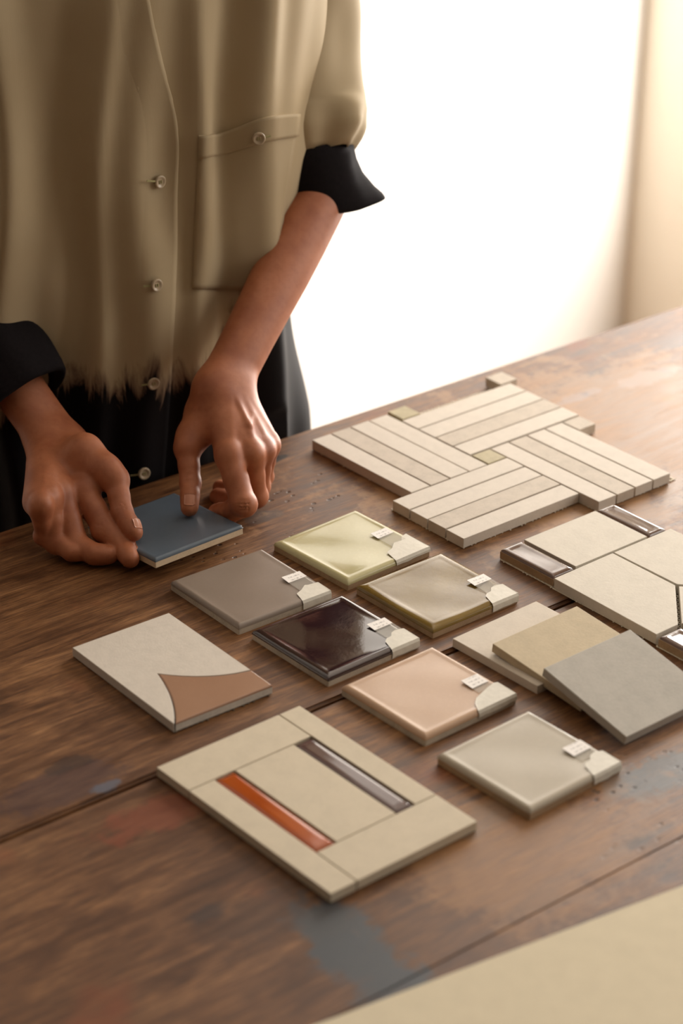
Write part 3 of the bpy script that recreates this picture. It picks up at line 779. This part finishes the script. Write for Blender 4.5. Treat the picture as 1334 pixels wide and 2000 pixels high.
t.bump(t.math('ADD', t.math('MULTIPLY', n3, .6), t.math('MULTIPLY', n2, .5)), 0.16, 0.0009)
m_skin = t.m
t = NT('fingernail'); t.bset(Base_Color=(*srgb(184, 122, 94), 1), Roughness=0.32, Specular_IOR_Level=0.5); m_nail = t.m

PHI = math.radians(22)
NF = np.array([math.sin(PHI), -math.cos(PHI), 0]); LF = np.array([math.cos(PHI), math.sin(PHI), 0]); ZZ = np.array([0, 0, 1.])
TC = np.array([-.233, 2.138, 0])
person = empty('person', (TC[0], TC[1], 0))
tag(person, 'person in a cream shirt with black dyed hem, holding a blue tile', 'person')
TCV = Vector(TC)
def pmesh(name, V, F, mat, parent=person, smooth=True):
    """vertices given in world space, stored relative to the person's base"""
    return mesh_obj(name, np.asarray(V) - TC, F, mat, parent, smooth)
SH_L, SH_R = TC + LF * .170 + ZZ * 1.335, TC - LF * .170 + ZZ * 1.335
# hidden bulk of the body: torso, head, upper arms, legs
Bf = Field(TC + np.array([-.36, -.33, 0]), TC + np.array([.36, .30, 1.76]), .011)
ctr = lambda z, f=0, l_=0: TC + NF * f + LF * l_ + ZZ * z
Bf.add([(ctr(.95, 0, -.07), ctr(.95, 0, .07), .105, .105), (ctr(1.10, 0, -.05), ctr(1.10, 0, .05), .095, .095), (ctr(1.25, 0, -.09), ctr(1.25, 0, .09), .095, .095),
        (ctr(1.34, -.01, -.12), ctr(1.34, -.01, .12), .05, .05), (ctr(1.35, -.01), ctr(1.47, .015), .055, .05)], .09, .03)
for s_ in (-1, 1):
    Bf.add([(ctr(.90, 0, .085 * s_), ctr(.50, .01, .095 * s_), .088, .058), (ctr(.50, .01, .095 * s_), ctr(.09, -.02, .10 * s_), .055, .036), (ctr(.045, -.04, .10 * s_), ctr(.03, .14, .115 * s_), .04, .03)], .04, .04)
    sh, el = (SH_L, L_h['e']) if s_ > 0 else (SH_R, R_['e'])
    mid_ = (sh + el) / 2 + LF * (.0 if s_ < 0 else -.02)
    Bf.add([(sh - LF * .03 * s_, mid_, .036, .030), (mid_, el, .030, .020)], .01, .02)
hd = ctr(1.60, .02)
Bf.add([(hd + ZZ * .03 - NF * .01, hd + ZZ * .02 + NF * .015, .078, .075), (hd - ZZ * .02 + NF * .02, hd - ZZ * .06 + NF * .05, .062, .045)], .05, .04)
Bf.add([(hd + NF * .085 + ZZ * .01, hd + NF * .105 - ZZ * .022, .008, .013)], .005, .012)                 # nose
for s_ in (-1, 1):
    Bf.add([(hd + NF * .100 + LF * .030 * s_ + ZZ * .014, hd + NF * .100 + LF * .034 * s_ + ZZ * .014, .012, .012)], .004, .008, sub=True)   # eye sockets
    Bf.add([(hd + LF * .078 * s_ + ZZ * .012, hd + LF * .080 * s_ - ZZ * .020, .014, .010)], .004, .008)   # ears
Bf.add([(hd + NF * .098 - ZZ * .052 - LF * .018, hd + NF * .098 - ZZ * .052 + LF * .018, .007, .007)], .004, .006)
Vb, Qb = Bf.mesh(); Vb = relax(Vb, Qb, 2)
allV, allQ = [Vb], [Qb]; off = len(Vb)
for H_, sd_ in ((R_, 'R'), (L_h, 'L')):
    V_, Q_, H_['dor'] = arm_mesh(H_, sd_)
    for _ in range(2):
        # skin presses flat against the tile and the table top instead of sinking in
        q = V_ - bc; lc = np.stack([q @ ex, q @ ey, q @ ez], 1); hw = .0502
        gaps = np.stack([hw - lc[:, 0], hw + lc[:, 0], hw - lc[:, 1], hw + lc[:, 1], .0092 - lc[:, 2], lc[:, 2] + .0002], 1)
        ins = (gaps > 0).all(1); side = gaps.argmin(1); g = gaps.min(1)
        for k_, dv in enumerate((ex, -ex, ey, -ey, ez, -ez)):
            m_ = ins & (side == k_); V_[m_] += g[m_][:, None] * dv
        m_ = (V_ @ VV < EDGE_V + .003) & (V_[:, 2] < TZ + .0004); V_[m_, 2] = TZ + .0004
    allV.append(V_); allQ.append(Q_ + off); off += len(V_)
body = pmesh('body', np.concatenate(allV), [tuple(map(int, q)) for q in np.concatenate(allQ)], m_skin)
# nails that show
def nail(tip, dip, width, length, toward, rfin, back=.0025):
    d_ = nrm(tip - dip); up_ = nrm(toward - d_ * (toward @ d_)); sd = np.cross(d_, up_)
    V = []; nu, nv = 9, 8
    for lay in (0, 1):
        for j in range(nv):
            q = j / (nv - 1); wq = width * (0.92 if q < .8 else 0.92 * math.sqrt(max(.1, 1 - ((q - .8) / .22) ** 2)))
            for i in range(nu):
                a_ = (i / (nu - 1) - .5) * 2; ang = a_ * .72 * wq / width
                p_ = tip + d_ * (rfin * .62 - back - length * (1 - q)) + sd * math.sin(ang) * width * .72 + up_ * ((rfin + .0004 + lay * .0006) - (1 - math.cos(ang)) * width * .62 + .0012 * (1 - q) - .0016 * q * q)
                V.append(p_)
    F = grid_faces(nu, nv); n_ = nu * nv
    F2 = [tuple(n_ + i for i in f[::-1]) for f in F]
    ring = list(range(nu)) + [i * nu + nu - 1 for i in range(1, nv)] + [(nv - 1) * nu + j for j in range(nu - 2, -1, -1)] + [i * nu for i in range(nv - 2, 0, -1)]
    F3 = [(ring[i], ring[(i + 1) % len(ring)], n_ + ring[(i + 1) % len(ring)], n_ + ring[i]) for i in range(len(ring))]
    o = mesh_obj('fingernail', np.array(V) - TC, F + F2 + F3, m_nail, body, True)
    return o
nail(R_['t'][3], R_['t'][2], .0105, .0105, np.array([.75, -.35, .75]), .0084)
nail(L_h['t'][3], L_h['t'][2], .0115, .0115, CAMP - L_h['t'][3], .0088)

# ------------------------------------------------------------------ shirt
def prof(z, tab): return float(np.interp(z, [q[0] for q in tab], [q[1] for q in tab]))
A_T = [(.66, .205), (.74, .200), (.80, .190), (.855, .181), (.90, .181), (.977, .192), (1.03, .207), (1.10, .214), (1.19, .218), (1.28, .214), (1.34, .180), (1.39, .115), (1.44, .072)]
B_T = [(.66, .140), (.80, .134), (1.0, .136), (1.2, .140), (1.3, .132), (1.36, .105), (1.44, .07)]
FOLDS = [(84, .036, 34, .00), (-45, .034, 40, .0), (180, -.006, 30, .03), (232, .010, 22, .06), (300, .013, 40, .03), (405, .011, 22, .02), (465, -.013, 28, .0), (540, .015, 34, -.03)]
def shirt_pt(th_, z):
    a_, b_ = prof(z, A_T), prof(z, B_T); e = 2 / 2.3
    sn, cs = math.sin(th_), math.cos(th_)
    x = a_ * math.copysign(abs(sn) ** e, sn); y = b_ * math.copysign(abs(cs) ** e, cs)
    nn = nrm(np.array([x / a_ ** 2, y / b_ ** 2, 0]))
    # drape: soft vertical folds that wander and deepen toward the hem
    hpx = 315 + x * 1850 * (1 if cs > 0 else -1.0) if cs > 0 else 9999
    d = 0.0
    for c0, am, wd, sl in FOLDS:
        cc = c0 + sl * 1850 * (z - 1.0) + 9 * math.sin(z * 17 + c0)
        d += am * (0.62 + .5 * sst(z, 1.2, .8)) * math.exp(-((hpx - cc) / wd) ** 2)
    d += .0022 * math.sin(x * 70 + z * 9 + 1.3 * math.sin(z * 13)) + .0012 * math.sin(x * 120 - z * 21)
    if cs < 0: d = .006 * math.sin(th_ * 9 + z * 3)
    p_ = TC + LF * (x + nn[0] * d) + NF * (y + nn[1] * d) + ZZ * z
    lim = EDGE_V + .005 - .03 * sst(z, .765, .83)      # cloth rests against the table edge
    if p_ @ VV < lim: p_ = p_ + VV * (lim - p_ @ VV)
    return p_
NTH, NZ = 300, 130
zs = np.concatenate([np.linspace(.67, 1.30, NZ - 26), np.linspace(1.305, 1.44, 26)])
ths = np.linspace(-math.pi, math.pi, NTH, endpoint=False)
SV = np.array([shirt_pt(th_, z) for z in zs for th_ in ths])
SF = grid_faces(NTH, NZ, True)
def fabric_mat(name, dye=True):
    t = NT(name); v = t.coord(); cream = srgb(194, 175, 142)
    base = t.mix(t.mrange(t.noise(v, 9, 3, .5), .35, .7, 0, .5), cream, srgb(184, 162, 127))
    if dye:
        sx = t.n('ShaderNodeSeparateXYZ'); t.set(sx.inputs[0], v)
        st = t.noise(t.coord((1, 1, .20)), 62, 5, .66, .9); st2 = t.noise(t.coord((1, 1, .35)), 15, 3, .55)
        zz = t.math('ADD', sx.outputs[2], t.math('MULTIPLY', t.math('SUBTRACT', st, .5), -.125))
        zz = t.math('ADD', zz, t.math('MULTIPLY', t.math('SUBTRACT', st2, .5), -.13))
        # the dye line climbs toward the wearer's left side seam
        zz = t.math('SUBTRACT', zz, t.mrange(sx.outputs[0], .10, .17, 0, .075))
        halo = t.mrange(zz, DYE_Z + .004, DYE_Z + .040, 1, 0)
        base = t.mix(t.math('MULTIPLY', halo, .8), base, srgb(96, 68, 58))
        base = t.mix(t.mrange(zz, DYE_Z - .004, DYE_Z + .014, 1, 0), base, srgb(16, 11, 13))
    wv_ = t.n('ShaderNodeTexWave'); t.set(wv_.inputs['Vector'], v); wv_.inputs['Scale'].default_value = 420; wv_.inputs['Distortion'].default_value = 1.5
    nz = t.noise(v, 700, 3, .6)
    t.bset(Base_Color=base, Roughness=0.72, Specular_IOR_Level=0.15, Sheen_Weight=0.06, Sheen_Roughness=0.4)
    t.bump(t.math('ADD', t.math('MULTIPLY', nz, .6), t.math('MULTIPLY', wv_.outputs['Fac'], .25)), .12, .0006)
    tl = t.n('ShaderNodeBsdfTranslucent'); t.set(tl.inputs[0], base)
    ms = t.n('ShaderNodeMixShader'); ms.inputs[0].default_value = .16 if dye else .26
    t.set(ms.inputs[1], t.b.outputs[0]); t.set(ms.inputs[2], tl.outputs[0]); t.set(t.out.inputs['Surface'], ms.outputs[0])
    return t.m
DYE_Z = .822
m_shirt = fabric_mat('shirt_dip_dyed'); m_cream = fabric_mat('shirt_cream', False)
m_black = plain_mat('black_dyed_cloth', srgb(24, 20, 22), 0.9, 0.12, 300, 0.2, 0.2)
shirt = pmesh('shirt', SV, SF, m_shirt)
md = shirt.modifiers.new('thickness', 'SOLIDIFY'); md.thickness = .0012; md.offset = -1
bvh = BVHTree.FromPolygons([Vector(q) for q in SV], SF)
def on_shirt(px, py, lift=0.0):
    D = ray(px, py); D = D / np.linalg.norm(D)
    h, nr, _, _ = bvh.ray_cast(Vector(CAMP), Vector(D))
    if h is None: return None, None
    nr = np.array(nr)
    if nr @ D > 0: nr = -nr
    return np.array(h) + nr * lift, nr
def shirt_patch(name, rows, mat, lift=.0015, thick=.0012, edge=None):
    """patch laid on the shirt: rows of pixel positions"""
    nv, nu = len(rows), len(rows[0]); V = []
    for j, row in enumerate(rows):
        last = None
        for i, q in enumerate(row):
            p_, nr = on_shirt(q[0], q[1]); 
            if p_ is None: p_, nr = last
            last = (p_, nr)
            lf = lift + (q[2] if len(q) > 2 else 0)
            V.append(p_ + nr * lf)
    n_ = len(V); F = grid_faces(nu, nv)
    # underside sunk into the shirt
    V2 = []
    for j, row in enumerate(rows):
        last = None
        for q in row:
            p_, nr = on_shirt(q[0], q[1])
            if p_ is None: p_, nr = last
            last = (p_, nr); V2.append(p_ - nr * .0004)
    ring = list(range(nu)) + [i * nu + nu - 1 for i in range(1, nv)] + [(nv - 1) * nu + j for j in range(nu - 2, -1, -1)] + [i * nu for i in range(nv - 2, 0, -1)]
    F = F + [tuple(n_ + i for i in f[::-1]) for f in F] + [(ring[i], n_ + ring[i], n_ + ring[(i + 1) % len(ring)], ring[(i + 1) % len(ring)]) for i in range(len(ring))]
    o = pmesh(name, V + V2, F, mat, shirt, False)
    nt = (nu - 1) * (nv - 1)
    for i_ in range(nt): o.data.polygons[i_].use_smooth = True
    return o
# front placket: its free edge wanders from the open neck down the front
py_ = np.linspace(-40, 985, 90)
ex_ = np.interp(py_, [-40, 0, 60, 140, 200, 250, 300, 360, 450, 560, 700, 800, 990], [283, 290, 300, 318, 338, 348, 350, 345, 343, 338, 331, 326, 312])
ex_ = np.convolve(np.pad(ex_, 3, 'edge'), np.ones(7) / 7, 'valid')
rows = [[(ex_[j] - 84 * (1 - q), py_[j], (.0048 * q ** 1.5)) for q in np.linspace(0, 1, 12)] for j in range(len(py_))]
shirt_patch('placket', rows, m_shirt, lift=-.0006)
# chest pocket with its hem band
def quad_rows(tl, tr, br, bl, nu, nv, f=None):
    R = []
    for j in range(nv):
        q = j / (nv - 1); a_ = np.array(tl) * (1 - q) + np.array(bl) * q; b_ = np.array(tr) * (1 - q) + np.array(br) * q
        row = []
        for i in range(nu):
            u_ = i / (nu - 1); p_ = a_ * (1 - u_) + b_ * u_
            row.append((p_[0], p_[1] + (f(u_, q) if f else 0), 0))
        R.append(row)
    return R
wav = lambda u_, q: (-6 * math.sin(u_ * math.pi * 1.0) * 0 + 5 * math.sin(u_ * 7.0) * (1 - q)) * (1 - q)
shirt_patch('pocket', quad_rows((389, 265), (582, 219), (530, 566), (375, 563), 26, 34, wav), m_cream, .0020)
shirt_patch('pocket_hem', quad_rows((388, 264), (582, 218), (579, 264), (387, 309), 26, 8, lambda u_, q: 5 * math.sin(u_ * 7.0) * (1 - .55 * q)), m_cream, .0030)
# buttons
t = NT('shell_button'); t.bset(Base_Color=(*srgb(180, 161, 134), 1), Roughness=0.3, Specular_IOR_Level=0.6); m_btn = t.m
t = NT('button_thread'); t.bset(Base_Color=(*srgb(158, 150, 104), 1), Roughness=0.8); m_thr = t.m
def button(px, py, hole, rad=.0062, lift=.0050):
    c_, nr = on_shirt(px, py, lift)
    zz_ = nrm(nr); xx_ = nrm(np.cross(ZZ, zz_)); yy_ = np.cross(zz_, xx_)
    prof_ = [(0, .0006), (.35, .0006), (.55, .0008), (.72, .0016), (.90, .0018), (1.0, .0010), (.98, -.0006), (.6, -.0012), (0, -.0012)]
    n_ = 28; V = []; F = []
    for r__, h__ in prof_:
        for i in range(n_):
            a_ = 2 * math.pi * i / n_; V.append(c_ + (xx_ * math.cos(a_) + yy_ * math.sin(a_)) * rad * max(r__, 1e-3) + zz_ * h__)
    for j in range(len(prof_) - 1):
        for i in range(n_): F.append((j * n_ + i, j * n_ + (i + 1) % n_, (j + 1) * n_ + (i + 1) % n_, (j + 1) * n_ + i))
    o = pmesh('button', V, F, m_btn, shirt)
    V = []; F = []
    for sx_ in (-1, 1):                # thread through the four holes
        b0 = len(V); d1 = .0011
        for h__ in (.0007, .0013):
            for px_, py__ in ((-.0004, -.0015), (.0004, -.0015), (.0004, .0015), (-.0004, .0015)):
                V.append(c_ + xx_ * (px_ + d1 * sx_) + yy_ * py__ + zz_ * h__)
        F += [tuple(b0 + i for i in f) for f in ((0, 3, 2, 1), (4, 5, 6, 7), (0, 1, 5, 4), (1, 2, 6, 5), (2, 3, 7, 6), (3, 0, 4, 7))]
    pmesh('button_thread', V, F, m_thr, shirt, False)
    if hole:                           # stitched buttonhole
        h0, _ = on_shirt(px + hole[0], py + hole[1], .0040); h1, _ = on_shirt(px + hole[0] * .2, py + hole[1] * .2, .0040)
        sd = nrm(np.cross(h1 - h0, nr)) * .0008
        V = [h0 - sd, h1 - sd, h1 + sd, h0 + sd]; V = V + [q + nr * .0006 for q in V]
        pmesh('buttonhole', V, [(0, 3, 2, 1), (4, 5, 6, 7), (0, 1, 5, 4), (1, 2, 6, 5), (2, 3, 7, 6), (3, 0, 4, 7)], m_thr, shirt, False)
for bx, by, hl, lf in ((307, 353, (-26, -2), .0040), (301, 555, (-22, 1), .0040), (296, 746, (-20, 3), .0040), (278, 922, (-22, 4), .0040), (503, 266, (20, -3), .0060)):
    button(bx, by, hl, lift=lf)

# sleeves and rolled cuffs
def tube(path, radii, n=64, mod=None, e1h=None, closed=False):
    """rings round a path; returns verts"""
    V = []; path = np.array(path, float)
    for i, c_ in enumerate(path):
        d_ = nrm(path[min(i + 1, len(path) - 1)] - path[max(i - 1, 0)])
        e1 = nrm((e1h if e1h is not None else np.array([1., 0, 0])) - d_ * ((e1h if e1h is not None else np.array([1., 0, 0])) @ d_)); e2 = np.cross(d_, e1)
        for j in range(n):
            a_ = 2 * math.pi * j / n; r__ = radii[i] * (1 + (mod(a_, i / (len(path) - 1)) if mod else 0))
            V.append(c_ + (e1 * math.cos(a_) + e2 * math.sin(a_)) * r__)
    return V
def lerp_path(pts, n):
    pts = np.array(pts); L = np.concatenate([[0], np.cumsum(np.linalg.norm(np.diff(pts, axis=0), axis=1))]); L /= L[-1]
    tq = np.linspace(0, 1, n); P_ = np.stack([np.interp(tq, L, pts[:, i]) for i in range(3)], 1)
    for _ in range(6): P_[1:-1] = (P_[:-2] + 2 * P_[1:-1] + P_[2:]) / 4
    return P_
def solid(o, th_=.0014):
    m_ = o.modifiers.new('thickness', 'SOLIDIFY'); m_.thickness = th_; m_.offset = -1
# left sleeve
eL = L_h['e']; dep = eL[1]
top = SH_L - LF * .03 + ZZ * .01
p1 = aty(566, 0, 2.22); p2 = aty(578, 200, 2.20); p3 = aty(592, 285, 2.18); p4 = aty(600, 318, 2.17)
path = lerp_path([top, p1, p2, p3, p4], 60); tq = np.linspace(0, 1, 60)
rad_ = np.interp(tq, [0, .3, .55, .75, .88, .94, .975, 1], [.072, .068, .064, .066, .066, .062, .054, .044])
def fold(a_, q):
    return (.05 * math.sin(3 * a_ + 5 * q) * sst(q, .1, .5) + .035 * math.sin(5 * a_ - 9 * q + 1) * sst(q, .3, .8) + .085 * math.sin(8 * a_ + 2) * sst(q, .78, 1) + .03 * math.sin(2 * a_ + 14 * q)
            + .10 * math.exp(-((a_ - .25) / .5) ** 2) * math.exp(-((q - .84) / .12) ** 2))
o = pmesh('sleeve', tube(path, rad_, 72, fold), grid_faces(72, 60, True), m_cream, shirt); solid(o)
def ring_loft(name, rings, mat, n=72):
    V = []
    for c_, rx, ry, tipf, tilt, ph in rings:
        for j in range(n):
            a_ = 2 * math.pi * j / n
            ca, sa = math.cos(a_), math.sin(a_)
            k_ = 1 + tipf * max(0, ca) ** 4 + .018 * math.sin(5 * a_ + ph) + .012 * math.sin(9 * a_ + 2 * ph)
            V.append(c_ + np.array([1, .12, tilt]) * rx * ca * k_ + np.array([-.1, 1, .10]) * ry * sa)
    return pmesh(name, V, grid_faces(n, len(rings), True), mat, shirt)
yc = 2.165
cr = [(aty(600, 262, yc), .030, .030, 0, 0, 0), (aty(606, 282, yc), .042, .036, 0, -.05, 0), (aty(608, 305, yc), .044, .038, 0, -.10, .3), (aty(612, 328, yc), .047, .040, .02, -.14, .6), (aty(620, 352, yc), .051, .041, .10, -.16, 1.0),
      (aty(627, 370, yc), .052, .041, .16, -.10, 1.3), (aty(629, 380, yc), .052, .041, .18, -.06, 1.5), (aty(627, 385, yc), .050, .039, .16, -.04, 1.5), (aty(620, 383, yc), .043, .036, .08, 0, 1.5),
      (aty(602, 380, yc), .034, .033, 0, .02, 1.2), (aty(598, 408, yc), .033, .032, 0, .02, .8), (aty(597, 415, yc), .0315, .030, 0, .02, .8), (aty(600, 388, yc), .028, .028, 0, .02, .8)]
ring_loft('cuff', cr, m_black)
# right sleeve and cuff
wR, eR = R_['w'], R_['e']; ax = nrm(wR - eR)
cpath = [wR - ax * q for q in (.200, .185, .150, .110, .080, .060, .052, .050, .056, .075)]
crad = [.040, .050, .052, .052, .050, .0475, .0455, .042, .037, .034]
cmod = lambda a_, q: .03 * math.sin(3 * a_ + 4 * q) + .02 * math.sin(7 * a_ - 3 * q)
V = []
for c_, r__ in zip(cpath, crad):
    e1 = nrm(np.array([1., 0, 0]) - ax * ax[0]); e2 = np.cross(ax, e1)
    for j in range(64):
        a_ = 2 * math.pi * j / 64; rr = r__ * (1 + cmod(a_, np.linalg.norm(c_ - wR) * 5)); V.append(c_ + (e1 * math.cos(a_) + e2 * math.sin(a_)) * rr)
pmesh('cuff', V, grid_faces(64, len(cpath), True), m_black, shirt)
path = lerp_path([SH_R + LF * .03 + ZZ * .01, SH_R * .4 + eR * .6 + np.array([-.02, 0, 0]), eR + np.array([-.015, .01, -.01]), wR - ax * .185], 60)
rad_ = np.interp(np.linspace(0, 1, 60), [0, .5, .85, .95, 1], [.072, .068, .066, .062, .044])
o = pmesh('sleeve', tube(path, rad_, 64, lambda a_, q: .05 * math.sin(3 * a_ + 6 * q)), grid_faces(64, 60, True), m_cream, shirt); solid(o)

# trousers, shoes and hair: out of the photo's view, kept simple
Tf = Field(TC + np.array([-.30, -.30, 0.05]), TC + np.array([.30, .30, 1.02]), .012)
Tf.add([(ctr(.86, 0, -.055), ctr(.86, 0, .055), .100, .100)], .03, .03)
for s_ in (-1, 1): Tf.add([(ctr(.84, 0, .080 * s_), ctr(.50, .01, .098 * s_), .088, .072), (ctr(.50, .01, .098 * s_), ctr(.12, -.015, .103 * s_), .075, .062)], .03, .02)
Vt, Qt = Tf.mesh(); pmesh('trousers', relax(Vt, Qt, 2), [tuple(map(int, q)) for q in Qt], m_black)
for s_ in (-1, 1):
    Sf = Field(ctr(0, .05, .108 * s_) - np.array([.16, .16, 0]), ctr(.14, .05, .108 * s_) + np.array([.16, .16, 0]), .008)
    Sf.add([(ctr(.05, -.04, .10 * s_), ctr(.042, .13, .115 * s_), .048, .040)], .01, .01)
    Vs, Qs = Sf.mesh(); pmesh('shoe', relax(Vs, Qs, 2), [tuple(map(int, q)) for q in Qs], m_black)
Hf = Field(hd - .16, hd + .16, .008)
Hf.add([(hd + ZZ * .035 - NF * .022, hd + ZZ * .025 - NF * .010, .088, .085), (hd - ZZ * .03 - NF * .05, hd - ZZ * .09 - NF * .06, .055, .035)], .03, .02)
Hf.add([(hd + NF * .10 - ZZ * .02, hd + NF * .10 - ZZ * .06, .072, .072)], .01, .01, sub=True)
Vh, Qh = Hf.mesh(); pmesh('hair', relax(Vh, Qh, 2), [tuple(map(int, q)) for q in Qh], plain_mat('dark_hair', srgb(48, 34, 26), .5, .4, 200, .3, .4))
